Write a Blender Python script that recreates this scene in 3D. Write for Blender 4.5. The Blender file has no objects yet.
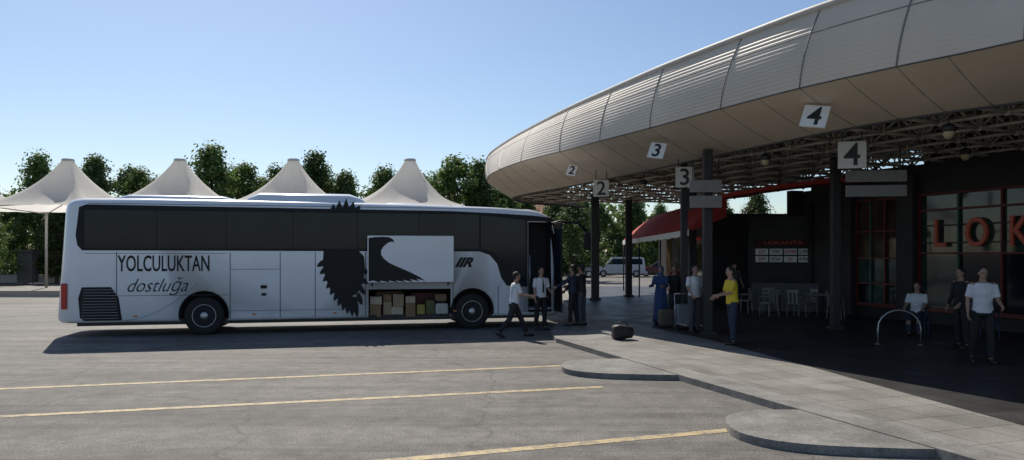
import bpy, bmesh, math, random
from mathutils import Vector, Matrix, Euler
random.seed(7)
S=bpy.context.scene
COL=S.collection
S.view_settings.view_transform='Standard'
try: S.view_settings.look='None'
except Exception: pass
S.view_settings.exposure=0
# ------------------------------------------------------------------ materials
def newmat(name):
    m=bpy.data.materials.new(name); m.use_nodes=True
    nt=m.node_tree; b=nt.nodes['Principled BSDF']
    return m,nt,b
def mat(name,col,rough=0.6,metal=0.0,var=0.12,scale=6.0,bump=0.0,coat=0.0,spec=0.5,bscale=None,transl=0.0,dirt=0.0):
    m,nt,b=newmat(name)
    tc=nt.nodes.new('ShaderNodeTexCoord')
    n=nt.nodes.new('ShaderNodeTexNoise'); n.inputs['Scale'].default_value=scale; n.inputs['Detail'].default_value=6
    nt.links.new(tc.outputs['Object'],n.inputs['Vector'])
    r=nt.nodes.new('ShaderNodeValToRGB')
    c=Vector(col[:3])
    r.color_ramp.elements[0].position=0.3; r.color_ramp.elements[1].position=0.7
    r.color_ramp.elements[0].color=(*(c*(1-var)),1); r.color_ramp.elements[1].color=(*[min(1,x*(1+var)) for x in c],1)
    nt.links.new(n.outputs['Fac'],r.inputs['Fac']); colout=r.outputs['Color']
    if dirt>0:
        # road dust that thickens towards the bottom of the panels
        sx=nt.nodes.new('ShaderNodeSeparateXYZ'); nt.links.new(tc.outputs['Object'],sx.inputs[0])
        mr=nt.nodes.new('ShaderNodeMapRange'); mr.inputs['From Min'].default_value=1.5; mr.inputs['From Max'].default_value=0.3; nt.links.new(sx.outputs['Z'],mr.inputs['Value'])
        n3=nt.nodes.new('ShaderNodeTexNoise'); n3.inputs['Scale'].default_value=3; n3.inputs['Detail'].default_value=8; nt.links.new(tc.outputs['Object'],n3.inputs['Vector'])
        mu=nt.nodes.new('ShaderNodeMath'); mu.operation='MULTIPLY'; nt.links.new(mr.outputs[0],mu.inputs[0]); nt.links.new(n3.outputs['Fac'],mu.inputs[1])
        mu2=nt.nodes.new('ShaderNodeMath'); mu2.operation='MULTIPLY'; nt.links.new(mu.outputs[0],mu2.inputs[0]); mu2.inputs[1].default_value=dirt
        mx=nt.nodes.new('ShaderNodeMix'); mx.data_type='RGBA'; nt.links.new(mu2.outputs[0],mx.inputs[0]); nt.links.new(colout,mx.inputs[6]); mx.inputs[7].default_value=(0.22,0.19,0.15,1); colout=mx.outputs[2]
    nt.links.new(colout,b.inputs['Base Color'])
    b.inputs['Roughness'].default_value=rough; b.inputs['Metallic'].default_value=metal
    b.inputs['Coat Weight'].default_value=coat; b.inputs['Specular IOR Level'].default_value=spec
    if bump>0:
        n2=nt.nodes.new('ShaderNodeTexNoise'); n2.inputs['Scale'].default_value=bscale or scale*4; n2.inputs['Detail'].default_value=4
        nt.links.new(tc.outputs['Object'],n2.inputs['Vector'])
        bp=nt.nodes.new('ShaderNodeBump'); bp.inputs['Strength'].default_value=bump; bp.inputs['Distance'].default_value=0.02
        nt.links.new(n2.outputs['Fac'],bp.inputs['Height']); nt.links.new(bp.outputs['Normal'],b.inputs['Normal'])
    if transl>0:
        tr=nt.nodes.new('ShaderNodeBsdfTranslucent'); nt.links.new(colout,tr.inputs['Color'])
        ms=nt.nodes.new('ShaderNodeMixShader'); ms.inputs[0].default_value=transl
        nt.links.new(b.outputs[0],ms.inputs[1]); nt.links.new(tr.outputs[0],ms.inputs[2]); nt.links.new(ms.outputs[0],nt.nodes['Material Output'].inputs['Surface'])
    return m
def ramp(nt,src,stops):
    r=nt.nodes.new('ShaderNodeValToRGB'); e=r.color_ramp.elements
    e[0].position=stops[0][0]; e[0].color=(*stops[0][1],1); e[1].position=stops[-1][0]; e[1].color=(*stops[-1][1],1)
    for p,c in stops[1:-1]:
        x=e.new(p); x.color=(*c,1)
    nt.links.new(src,r.inputs['Fac']); return r.outputs['Color']
def noise(nt,vec,scale,detail=6,rough=0.55,dist=0.0):
    n=nt.nodes.new('ShaderNodeTexNoise'); n.inputs['Scale'].default_value=scale; n.inputs['Detail'].default_value=detail
    n.inputs['Roughness'].default_value=rough; n.inputs['Distortion'].default_value=dist
    nt.links.new(vec,n.inputs['Vector']); return n.outputs['Fac']
def mix(nt,a,b,fac,mode='MIX'):
    m=nt.nodes.new('ShaderNodeMix'); m.data_type='RGBA'; m.blend_type=mode
    for i,v in ((6,a),(7,b)):
        if isinstance(v,tuple): m.inputs[i].default_value=(*v,1)
        else: nt.links.new(v,m.inputs[i])
    if isinstance(fac,float): m.inputs[0].default_value=fac
    else: nt.links.new(fac,m.inputs[0])
    return m.outputs[2]
def G(v): return (v,v,v)
def asphalt_color(nt,vec):
    big=noise(nt,vec,0.16,8,0.7,0.6)
    c=ramp(nt,big,[(0.32,(0.140,0.130,0.117)),(0.5,(0.190,0.177,0.159)),(0.7,(0.245,0.228,0.204))])
    mp=nt.nodes.new('ShaderNodeMapping'); mp.inputs['Rotation'].default_value=(0,0,math.radians(-15)); mp.inputs['Scale'].default_value=(0.10,1.5,1)
    nt.links.new(vec,mp.inputs['Vector'])
    st=noise(nt,mp.outputs['Vector'],1.0,7,0.7,0.3)
    c=mix(nt,c,ramp(nt,st,[(0.32,G(0.45)),(0.58,G(1.0))]),0.85,'MULTIPLY')
    o=noise(nt,vec,0.75,5,0.6,0.8)
    c=mix(nt,c,ramp(nt,o,[(0.58,G(1.0)),(0.70,G(0.5))]),0.65,'MULTIPLY')
    o2=noise(nt,vec,3.1,6,0.7,0.2)
    c=mix(nt,c,ramp(nt,o2,[(0.35,G(0.72)),(0.62,G(1.14))]),0.95,'MULTIPLY')
    g=noise(nt,vec,38,4,0.8)
    c=mix(nt,c,ramp(nt,g,[(0.36,G(0.38)),(0.64,G(1.48))]),0.92,'MULTIPLY')
    vs=nt.nodes.new('ShaderNodeTexVoronoi'); vs.inputs['Scale'].default_value=1.3; nt.links.new(vec,vs.inputs['Vector'])
    c=mix(nt,c,ramp(nt,vs.outputs['Distance'],[(0.03,G(0.4)),(0.07,G(1.0))]),0.6,'MULTIPLY')
    v=nt.nodes.new('ShaderNodeTexVoronoi'); v.feature='DISTANCE_TO_EDGE'; v.inputs['Scale'].default_value=0.22
    w=nt.nodes.new('ShaderNodeVectorMath'); w.operation='ADD'
    n=nt.nodes.new('ShaderNodeTexNoise'); n.inputs['Scale'].default_value=2.2; n.inputs['Detail'].default_value=8; nt.links.new(vec,n.inputs['Vector'])
    sc=nt.nodes.new('ShaderNodeVectorMath'); sc.operation='SCALE'; sc.inputs['Scale'].default_value=0.5
    nt.links.new(n.outputs['Color'],sc.inputs[0]); nt.links.new(vec,w.inputs[0]); nt.links.new(sc.outputs[0],w.inputs[1]); nt.links.new(w.outputs[0],v.inputs['Vector'])
    c=mix(nt,c,ramp(nt,v.outputs['Distance'],[(0.0,G(0.45)),(0.007,G(1.0))]),0.6,'MULTIPLY')
    return c,g
def objvec(nt):
    tc=nt.nodes.new('ShaderNodeNewGeometry'); return tc.outputs['Position']
def asphalt():
    m,nt,b=newmat('asphalt'); vec=objvec(nt); c,g=asphalt_color(nt,vec)
    nt.links.new(c,b.inputs['Base Color']); b.inputs['Roughness'].default_value=0.75; b.inputs['Specular IOR Level'].default_value=0.35
    bp=nt.nodes.new('ShaderNodeBump'); bp.inputs['Strength'].default_value=0.8; bp.inputs['Distance'].default_value=0.015
    nt.links.new(g,bp.inputs['Height']); nt.links.new(bp.outputs['Normal'],b.inputs['Normal'])
    return m
def paintline():
    m,nt,b=newmat('worn_yellow_paint'); vec=objvec(nt); c,g=asphalt_color(nt,vec)
    w=noise(nt,vec,6,9,0.8); f=ramp(nt,w,[(0.42,G(0.15)),(0.55,G(0.9))])
    y=mix(nt,(0.50,0.37,0.16),(0.60,0.46,0.24),noise(nt,vec,1.5))
    nt.links.new(mix(nt,c,y,f),b.inputs['Base Color']); b.inputs['Roughness'].default_value=0.7
    return m
def paving(name,c1,c2,mo,r0,r1):
    m,nt,b=newmat(name); vec=objvec(nt)
    mp=nt.nodes.new('ShaderNodeMapping'); mp.inputs['Rotation'].default_value=(0,0,math.radians(-18)); nt.links.new(vec,mp.inputs['Vector'])
    br=nt.nodes.new('ShaderNodeTexBrick'); br.inputs['Scale'].default_value=1.0; br.inputs['Mortar Size'].default_value=0.009
    br.inputs['Brick Width'].default_value=0.6; br.inputs['Row Height'].default_value=0.6; br.offset=0.0
    br.inputs['Color1'].default_value=(*c1,1); br.inputs['Color2'].default_value=(*c2,1); br.inputs['Mortar'].default_value=(*mo,1)
    nt.links.new(mp.outputs['Vector'],br.inputs['Vector'])
    c=mix(nt,br.outputs['Color'],ramp(nt,noise(nt,vec,0.6,8,0.65,0.5),[(0.3,G(0.55)),(0.65,G(1.1))]),0.9,'MULTIPLY')
    c=mix(nt,c,ramp(nt,noise(nt,vec,30,4,0.75),[(0.3,G(0.65)),(0.7,G(1.25))]),0.85,'MULTIPLY')
    nt.links.new(c,b.inputs['Base Color']); b.inputs['Specular IOR Level'].default_value=0.35
    nt.links.new(ramp(nt,noise(nt,vec,1.2,5),[(0.3,G(r0)),(0.7,G(r1))]),b.inputs['Roughness'])
    return m
def kerbmat():
    m,nt,b=newmat('kerb_concrete'); vec=objvec(nt)
    c=ramp(nt,noise(nt,vec,1.0,9,0.7,0.4),[(0.3,(0.14,0.135,0.125)),(0.6,(0.26,0.248,0.228))])
    c=mix(nt,c,ramp(nt,noise(nt,vec,38,4,0.8),[(0.34,G(0.5)),(0.66,G(1.3))]),0.85,'MULTIPLY')
    c=mix(nt,c,ramp(nt,noise(nt,vec,3.5,6,0.7),[(0.35,G(0.75)),(0.62,G(1.1))]),0.9,'MULTIPLY')
    nt.links.new(c,b.inputs['Base Color']); b.inputs['Roughness'].default_value=0.8
    return m
def leafmat(name,dark,light):
    m,nt,b=newmat(name); vec=objvec(nt)
    oi=nt.nodes.new('ShaderNodeObjectInfo')
    c=ramp(nt,noise(nt,vec,0.9,4,0.7),[(0.3,dark),(0.7,light)])
    hs=nt.nodes.new('ShaderNodeHueSaturation'); nt.links.new(c,hs.inputs['Color'])
    mr=nt.nodes.new('ShaderNodeMapRange'); mr.inputs['To Min'].default_value=0.65; mr.inputs['To Max'].default_value=1.35
    nt.links.new(oi.outputs['Random'],mr.inputs['Value']); nt.links.new(mr.outputs[0],hs.inputs['Value'])
    tr=nt.nodes.new('ShaderNodeBsdfTranslucent'); nt.links.new(hs.outputs['Color'],b.inputs['Base Color']); nt.links.new(hs.outputs['Color'],tr.inputs['Color'])
    ms=nt.nodes.new('ShaderNodeMixShader'); ms.inputs[0].default_value=0.45
    out=nt.nodes['Material Output']; nt.links.new(b.outputs[0],ms.inputs[1]); nt.links.new(tr.outputs[0],ms.inputs[2]); nt.links.new(ms.outputs[0],out.inputs['Surface'])
    b.inputs['Roughness'].default_value=0.6
    return m
M={}
M['asphalt']=asphalt(); M['line']=paintline(); M['kerb']=kerbmat()
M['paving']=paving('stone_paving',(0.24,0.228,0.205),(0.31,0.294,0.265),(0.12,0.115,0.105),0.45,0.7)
M['tile']=paving('shade_darkened_tile',(0.040,0.039,0.038),(0.060,0.058,0.056),(0.022,0.022,0.022),0.35,0.55)  # canopy shade painted into the tile colour, darker than the lit paving
M['leaf']=leafmat('leaves',(0.060,0.105,0.025),(0.165,0.235,0.065))
M['hedge']=leafmat('hedge_leaves',(0.05,0.095,0.025),(0.14,0.20,0.06))
M['bark']=mat('bark',(0.09,0.07,0.05),0.9,var=0.3,bump=0.5)
M['buswhite']=mat('bus_white_paint',(0.82,0.84,0.87),0.28,var=0.03,scale=1.5,coat=0.5,dirt=0.5)
M['busgrey']=mat('bus_grey_paint',(0.30,0.32,0.35),0.35,var=0.05)
M['seam']=mat('panel_gap',(0.06,0.065,0.07),0.7)
M['black']=mat('black_vinyl',(0.012,0.012,0.014),0.45,var=0.1,spec=0.25)
M['glass']=mat('tinted_glass',(0.008,0.014,0.022),0.07,var=0.3,scale=0.8,spec=0.22)
M['rubber']=mat('tyre_rubber',(0.02,0.02,0.021),0.85,bump=0.3)
M['alu']=mat('brushed_aluminium',(0.45,0.46,0.47),0.35,0.8,var=0.08)
M['steel']=mat('galvanised_steel',(0.42,0.40,0.36),0.5,0.3,var=0.15)
M['dark']=mat('dark_interior',(0.02,0.02,0.022),0.8)
M['darkmetal']=mat('dark_painted_steel',(0.022,0.022,0.024),0.55,var=0.2)
M['red']=mat('red_paint',(0.15,0.016,0.014),0.5,var=0.15)
M['redcloth']=mat('red_awning_fabric',(0.60,0.08,0.065),0.8,var=0.12,transl=0.35)
M['redlamp']=mat('red_lens',(0.5,0.01,0.01),0.2,coat=0.6)
M['fascia']=mat('fascia_metal_cladding',(0.60,0.53,0.44),0.5,0.0,var=0.10,scale=0.5,spec=0.3)
M['gutter']=mat('roof_edge_metal',(0.50,0.46,0.40),0.55,0.0,var=0.1)
M['soffit']=mat('soffit_metal_panel',(0.64,0.55,0.44),0.55,0.0,var=0.09,scale=0.7,spec=0.3)
M['deck']=mat('roof_deck',(0.17,0.155,0.135),0.7,var=0.25)
M['frame']=mat('space_frame_paint',(0.50,0.45,0.37),0.5,0.1,var=0.2)
M['tent']=mat('tent_membrane',(0.93,0.90,0.84),0.7,var=0.03,scale=0.6,transl=0.6)
M['signwhite']=mat('sign_white',(0.82,0.82,0.80),0.5,var=0.05)
M['signgrey']=mat('sign_grey',(0.62,0.60,0.55),0.5,var=0.06)
M['boardgrey']=mat('board_grey',(0.20,0.19,0.175),0.5,var=0.1)
M['ink']=mat('sign_black',(0.02,0.02,0.02),0.6)
M['redink']=mat('sign_red_ink',(0.45,0.03,0.02),0.6)
M['wall']=mat('dark_wall_cladding',(0.035,0.034,0.034),0.6,var=0.2,scale=2,spec=0.3)
M['tan']=mat('tan_board',(0.22,0.16,0.11),0.6,var=0.2)
M['plastic']=mat('white_plastic',(0.65,0.65,0.64),0.4,var=0.05)
M['skin']=mat('skin',(0.36,0.21,0.15),0.55,var=0.06,scale=20)
M['hair']=mat('dark_hair',(0.018,0.014,0.011),0.6,var=0.3,scale=60,bump=0.5)
M['shoe']=mat('shoe_leather',(0.02,0.018,0.016),0.4)
M['glassred']=mat('warm_glass',(0.060,0.040,0.028),0.07,var=0.7,scale=1.2,spec=0.45)
M['glassgreen']=mat('dim_green_glass',(0.028,0.055,0.045),0.06,var=0.6,scale=1.5,spec=0.5)
M['greenframe']=mat('green_frame',(0.05,0.12,0.09),0.4,0.2)
M['carton']=mat('cardboard',(0.42,0.28,0.15),0.85,var=0.15)
M['roofred']=mat('roof_tiles',(0.32,0.12,0.07),0.8,var=0.25,scale=3)
M['render']=mat('wall_render',(0.5,0.46,0.4),0.8,var=0.1)
def cmat(name,col,r=0.75,**k):
    key='c_'+name
    if key not in M: M[key]=mat(name,col,r,**k)
    return M[key]
# ------------------------------------------------------------------ mesh builder
class MB:
    def __init__(s,mats): s.bm=bmesh.new(); s.mats=mats
    def face(s,pts,mi=0,smooth=False):
        vs=[s.bm.verts.new(Vector(p)) for p in pts]
        f=s.bm.faces.new(vs); f.material_index=mi; f.smooth=smooth; return f
    def box(s,c,size,mi=0,bevel=0.0,rot=None):
        m=Matrix.Translation(Vector(c))
        if rot is not None: m=m@rot.to_4x4()
        m=m@Matrix.Diagonal((*size,1))
        g=bmesh.ops.create_cube(s.bm,size=1.0,matrix=m); vs=g['verts']
        fs={f for v in vs for f in v.link_faces}
        for f in fs: f.material_index=mi
        if bevel>0:
            es=list({e for v in vs for e in v.link_edges})
            r=bmesh.ops.bevel(s.bm,geom=es,offset=bevel,segments=2,affect='EDGES',profile=0.6)
            for f in r['faces']: f.material_index=mi
    def rings(s,rings,mi=0,cap=True,smooth=True,closed=True):
        R=[[s.bm.verts.new(Vector(p)) for p in r] for r in rings]
        n=len(R[0])
        for a,b in zip(R[:-1],R[1:]):
            for i in range(n if closed else n-1):
                j=(i+1)%n
                f=s.bm.faces.new((a[i],a[j],b[j],b[i])); f.material_index=mi; f.smooth=smooth
        if cap and closed:
            for r,flip in ((R[0],True),(R[-1],False)):
                f=s.bm.faces.new(r[::-1] if flip else r); f.material_index=mi
        return R
    def tube(s,pts,rad,mi=0,n=8,round_=False,flat=None,flatdir=None):
        pts=[Vector(p) for p in pts]
        if not isinstance(rad,(list,tuple)): rad=[rad]*len(pts)
        out=[]; 
        P=[];Rr=[]
        if round_:
            d=(pts[0]-pts[1]).normalized(); r=rad[0]
            P+= [pts[0]+d*r*0.95, pts[0]+d*r*0.7]; Rr+=[r*0.3,r*0.72]
        P+=pts; Rr+=list(rad)
        if round_:
            d=(pts[-1]-pts[-2]).normalized(); r=rad[-1]
            P+= [pts[-1]+d*r*0.7, pts[-1]+d*r*0.95]; Rr+=[r*0.72,r*0.3]
        ref=Vector((0,0,1))
        d0=(P[-1]-P[0]).normalized()
        if flatdir is not None: ref=Vector(flatdir)
        elif abs(d0.z)>0.8: ref=Vector((1,0,0))
        for i,p in enumerate(P):
            d=(P[min(i+1,len(P)-1)]-P[max(i-1,0)]).normalized()
            a=ref-d*ref.dot(d)
            if a.length<1e-4: a=d.orthogonal()
            a.normalize(); b=d.cross(a)
            k=flat if flat else 1.0
            out.append([p+a*math.cos(t)*Rr[i]+b*math.sin(t)*Rr[i]*k for t in [2*math.pi*q/n for q in range(n)]])
        s.rings(out,mi)
    def ell(s,c,r,mi=0,rot=None,seg=14,rg=9):
        m=Matrix.Translation(Vector(c))
        if rot is not None: m=m@rot.to_4x4()
        m=m@Matrix.Diagonal((*r,1))
        g=bmesh.ops.create_uvsphere(s.bm,u_segments=seg,v_segments=rg,radius=1.0,matrix=m)
        for f in {f for v in g['verts'] for f in v.link_faces}: f.material_index=mi; f.smooth=True
    def lathe(s,prof,axis_c,axis='Y',mi=0,n=36,mis=None):
        c=Vector(axis_c); R=[]
        for r,h in prof:
            ring=[]
            for q in range(n):
                t=2*math.pi*q/n
                if axis=='Y': ring.append(c+Vector((r*math.cos(t),h,r*math.sin(t))))
                else: ring.append(c+Vector((r*math.cos(t),r*math.sin(t),h)))
            R.append(ring)
        s.rings(R,mi,cap=True)
    def done(s,name,parent=None,loc=None,rotz=0,label=None,merge=False):
        if merge: bmesh.ops.remove_doubles(s.bm,verts=s.bm.verts[:],dist=1e-4)
        bmesh.ops.recalc_face_normals(s.bm,faces=s.bm.faces[:])
        me=bpy.data.meshes.new(name); s.bm.to_mesh(me); s.bm.free()
        for m in s.mats: me.materials.append(m)
        o=bpy.data.objects.new(name,me); COL.objects.link(o)
        if parent: o.parent=parent
        if loc is not None: o.location=loc
        o.rotation_euler[2]=rotz
        if label: o['label']=label
        return o
def top(name,label,cat,loc=(0,0,0),rotz=0,group=None,rot=None):
    o=bpy.data.objects.new(name,None); o.empty_display_size=0.2; COL.objects.link(o)
    o.location=loc; o.rotation_euler=rot if rot else (0,0,rotz)
    o['label']=label; o['category']=cat
    if group: o['group']=group
    return o
def tag(o,label,cat,group=None):
    o['label']=label; o['category']=cat
    if group: o['group']=group
    return o
def struct(o): o['kind']='structure'; return o
def copy_thing(root,loc,rotz,scale=None):
    r=root.copy(); COL.objects.link(r); r.location=loc; r.rotation_euler=(0,0,rotz)
    if scale: r.scale=scale
    def rec(src,dst):
        for ch in src.children:
            c=ch.copy(); COL.objects.link(c); c.parent=dst; rec(ch,c)
    rec(root,r)
    return r
def text(name,body,size,loc,rot,m,parent,xs=1.0,shear=0.0,extr=0.003,align='LEFT',bold=0.0):
    cu=bpy.data.curves.new(name,'FONT'); cu.body=body; cu.size=size; cu.extrude=extr; cu.shear=shear; cu.align_x=align; cu.align_y='CENTER'; cu.offset=bold
    cu.resolution_u=3
    o=bpy.data.objects.new(name+'_tmp',cu); COL.objects.link(o)
    dg=bpy.context.evaluated_depsgraph_get(); me=bpy.data.meshes.new_from_object(o.evaluated_get(dg))
    bpy.data.objects.remove(o); 
    t=bpy.data.objects.new(name,me); me.materials.clear(); me.materials.append(m); COL.objects.link(t)
    t.location=loc; t.rotation_euler=rot; t.scale=(xs,1,1); t.parent=parent
    return t
R90=(math.radians(90),0,0)
# ------------------------------------------------------------------ world & sun
W=bpy.data.worlds.new("World"); S.world=W; W.use_nodes=True
nt=W.node_tree; bg=nt.nodes['Background']; sky=nt.nodes.new('ShaderNodeTexSky'); sky.sky_type='NISHITA'; sky.sun_disc=False
sdir=Vector((-0.40,0.94,1.02)).normalized()
sky.sun_elevation=math.asin(sdir.z); sky.sun_rotation=math.atan2(sdir.x,sdir.y)
sky.air_density=1.0; sky.dust_density=0.5; sky.ozone_density=3.2
nt.links.new(sky.outputs[0],bg.inputs['Color']); bg.inputs['Strength'].default_value=0.108
L=bpy.data.lights.new('Sun','SUN'); L.energy=5.0; L.angle=math.radians(0.5); L.color=(1.0,0.93,0.82)
lo=bpy.data.objects.new('Sun',L); COL.objects.link(lo); lo.rotation_euler=(-sdir).to_track_quat('-Z','Y').to_euler(); lo.location=(0,0,30)
# ------------------------------------------------------------------ camera
cd=bpy.data.cameras.new('Camera'); cam=bpy.data.objects.new('Camera',cd); COL.objects.link(cam); S.camera=cam
cam.location=(0,0,2.1); cam.rotation_euler=(math.radians(90),0,0); cd.sensor_width=36; cd.lens=750/1024*36; cd.shift_y=25/1024; cd.clip_end=5000; cd.clip_start=0.05
# ------------------------------------------------------------------ ground
b=MB([M['asphalt']]); b.face([(-1500,-1500,0),(1500,-1500,0),(1500,2500,0),(-1500,2500,0)]); struct(b.done('ground'))
def strip(name,p0,p1,w,z,m):
    p0=Vector((*p0,z));p1=Vector((*p1,z)); d=(p1-p0).normalized(); n=Vector((-d.y,d.x,0))*w/2
    b=MB([m]); b.face([p0-n,p1-n,p1+n,p0+n]); return struct(b.done(name))
strip('parking_line',(-14,10.1),(0.95,14.2),0.15,0.004,M['line'])
strip('parking_line',(-14,7.75),(1.45,11.93),0.15,0.004,M['line'])
strip('parking_line',(-6,6.0),(2.65,9.0),0.16,0.004,M['line'])
strip('parking_line',(-4,3.5),(3.6,6.0),0.16,0.004,M['line'])
kerb=[(7.9,-3),(7.0,-0.3),(4.4,7.7),(2.87,12.25),(1.95,15.2),(1.05,18.0),(1.0,19.5),(1.25,21.5),(1.8,24),(2.2,30),(2.4,48)]
def slab(name,poly,z0,z1,mi_top,mi_side,mats):
    b=MB(mats)
    T=[(x,y,z1) for x,y in poly]; B=[(x,y,z0) for x,y in poly]
    b.face(T,mi_top)
    n=len(poly)
    for i in range(n):
        j=(i+1)%n; b.face([B[i],B[j],T[j],T[i]],mi_side)
    return b.done(name,merge=True)
plat=kerb+[(40,48),(40,-3)]
struct(slab('pavement',plat,-0.05,0.10,0,1,[M['paving'],M['kerb']]))
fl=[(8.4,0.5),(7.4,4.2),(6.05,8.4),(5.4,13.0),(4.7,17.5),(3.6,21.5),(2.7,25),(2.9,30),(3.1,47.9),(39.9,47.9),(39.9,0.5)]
b=MB([M['tile']]); b.face([(x,y,0.104) for x,y in fl]); struct(b.done('shade_darkened_floor'))  # tile sheet coloured as canopy shade, front edge roughly along the shadow line
def offset(poly,d):
    out=[]
    for i,p in enumerate(poly):
        a=Vector(poly[max(i-1,0)]);c=Vector(poly[min(i+1,len(poly)-1)]); t=(c-a).normalized(); n=Vector((t.y,-t.x))
        out.append((p[0]+n.x*d,p[1]+n.y*d))
    return out
inn=offset(kerb,0.45)
b=MB([M['kerb']])
for i in range(len(kerb)-1):
    b.face([(*kerb[i],0.104),(*inn[i],0.104),(*inn[i+1],0.104),(*kerb[i+1],0.104)])
struct(b.done('kerb_edge',merge=True))
def nose(c,rx,ry,ang):
    pts=[]
    ca,sa=math.cos(ang),math.sin(ang)
    for q in range(48):
        t=2*math.pi*q/48
        x=rx*math.copysign(abs(math.cos(t))**0.7,math.cos(t)); y=ry*math.copysign(abs(math.sin(t))**0.8,math.sin(t))
        pts.append((c[0]+x*ca-y*sa,c[1]+x*sa+y*ca))
    return pts
for c in ((2.3,13.55),(3.95,8.75),(5.4,4.2)):
    struct(slab('kerb_island',nose(c,1.40,0.95,math.radians(-8)),-0.05,0.094,0,0,[M['kerb']]))
# ------------------------------------------------------------------ bus
bus=top('coach_bus','white and black long-distance coach bus with open luggage bay on asphalt','bus',(-11.64,20.17,0),math.atan2(0.225,0.974))
BM=Matrix.Translation(bus.location)@Matrix.Rotation(bus.rotation_euler[2],4,'Z')
def section(hw,zb,zt,rt=0.24,rb=0.10):
    pts=[]
    for cx,cz,r,a0 in ((hw-rt,zt-rt*0.8,rt,0),(-(hw-rt),zt-rt*0.8,rt,90),(-(hw-rb),zb+rb,rb,180),(hw-rb,zb+rb,rb,270)):
        for k in range(7):
            a=math.radians(a0+k*15); rz=r*0.8 if a0<180 else r
            pts.append((cx+r*math.cos(a),cz+rz*math.sin(a)))
    return pts
stations=[(-0.22,0.75,0.5,3.36),(-0.18,1.02,0.42,3.44),(-0.07,1.17,0.38,3.50),(0.10,1.235,0.36,3.54),(0.4,1.25,0.36,3.56),(2,1.25,0.36,3.58),(6,1.25,0.36,3.57),(9,1.25,0.36,3.53),(11,1.25,0.36,3.48),(12.2,1.25,0.35,3.43),(12.6,1.24,0.34,3.39),(12.88,1.19,0.34,3.34),(13.06,1.08,0.36,3.28),(13.16,0.85,0.4,3.2)]
def ushift(u,z):
    s=0
    if u<0.6: s+=max(0,(z-0.9))*0.08*(1-max(0,u)/0.6)
    if u>12.3:
        k=min(1,(u-12.3)/0.6); s-=k*0.11*max(0,z-1.6)**1.8
    return s
b=MB([M['buswhite'],M['dark']])
rings=[]
for u,hw,zb,zt in stations:
    rings.append([Vector((u+ushift(u,z),y,z)) for y,z in section(hw,zb,zt)])
b.rings(rings)
body=b.done('body',bus)
def cutter(fn):
    c=MB([M['dark']]); fn(c); o=c.done('cut'); 
    o.matrix_world=BM
    md=body.modifiers.new('b','BOOLEAN'); md.object=o; md.operation='DIFFERENCE'; md.solver='EXACT'
    try: md.material_mode='TRANSFER'
    except Exception: pass
    return o
cuts=[]
cuts.append(cutter(lambda c:c.box((8.74,-0.5,0.76),(2.28,2.3,0.78))))
RW,FW=3.35,10.5
for u in (RW,FW):
    for sy in (-1,1):
        cuts.append(cutter(lambda c,u=u,sy=sy:c.lathe([(0.60,sy*1.05-0.35),(0.60,sy*1.05+0.35)],(u,0,0.54),'Y',n=32)))
cuts.append(cutter(lambda c:c.box((12.5,-1.1,1.75),(0.72,1.0,2.6))))
bpy.context.view_layer.update()
dg=bpy.context.evaluated_depsgraph_get(); nm=bpy.data.meshes.new_from_object(body.evaluated_get(dg))
body.modifiers.clear(); body.data=nm; nm.name='body'
for c in cuts: bpy.data.objects.remove(c)
NY=-1.25
def panel(name,pts,m,y=NY-0.006,th=0.006,label=None,parent=None):
    b=MB([m]); P=[(u,y,z) for u,z in pts]; Q=[(u,y+th,z) for u,z in pts]
    b.face(P)
    b.face(Q[::-1])
    for i in range(len(pts)):
        j=(i+1)%len(pts); b.face([P[i],Q[i],Q[j],P[j]])
    return b.done(name,parent or bus,merge=True,label=label)
def rrect(u0,u1,z0,z1,r,n=4):
    pts=[]
    for cx,cz,a0 in ((u1-r,z1-r,0),(u0+r,z1-r,90),(u0+r,z0+r,180),(u1-r,z0+r,270)):
        for k in range(n+1):
            a=math.radians(a0+90*k/n); pts.append((cx+r*math.cos(a),cz+r*math.sin(a)))
    return pts
wb=panel('window_band',[(0.45,2.22),(9.95,2.2),(10.7,2.2),(11.0,2.1),(11.22,1.85),(11.34,1.45),(11.5,1.22),(12.12,1.18),(12.12,3.08),(12.88,3.08),(12.84,3.18),(12.3,3.24),(11.3,3.29),(9.9,3.34),(0.55,3.39),(0.38,3.32),(0.30,2.6),(0.34,2.35)],M['black'])
edges=[0.5,2.2,3.9,5.6,7.3,9.0,10.7]
for i in range(6):
    u0,u1=edges[i]+0.008,edges[i+1]-0.008
    panel('side_window',rrect(u0,u1,2.27,3.25,0.04),M['glass'],NY-0.011,0.004)
panel('side_window',[(10.75,2.27),(11.1,2.2),(11.32,1.95),(11.44,1.45),(11.55,1.34),(12.06,1.30),(12.06,3.1),(11.3,3.18),(10.75,3.22)],M['glass'],NY-0.011,0.004)
b=MB([M['glass']]); b.box((6.2,1.254,2.75),(11.4,0.01,1.0)); b.done('side_window',bus)
b=MB([M['seam']])
for u in (1.25,4.0,5.27,6.18,7.52,9.95,11.25):
    b.box((u,NY-0.001,1.3 if u<11 else 0.82),(0.018,0.006,1.75 if u<11 else 0.8))
b.box((2.6,NY-0.001,1.05),(2.7,0.006,0.012)); b.box((5.5,NY-0.001,0.62),(3.0,0.006,0.010))
b.box((6.4,NY-0.001,3.42),(11.6,0.006,0.012)); b.box((2.2,NY-0.001,2.14),(3.4,0.006,0.01)); b.box((4.63,NY-0.001,1.72),(1.26,0.006,0.01))
b.done('panel_seam',bus)
for z,s in ((1.25,(0.16,0.02,0.09)),(1.05,(0.12,0.02,0.07))):
    b=MB([M['black']]); b.box((4.85,NY-0.012,z),s,0,0.008); b.done('hatch_handle',bus)
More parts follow.
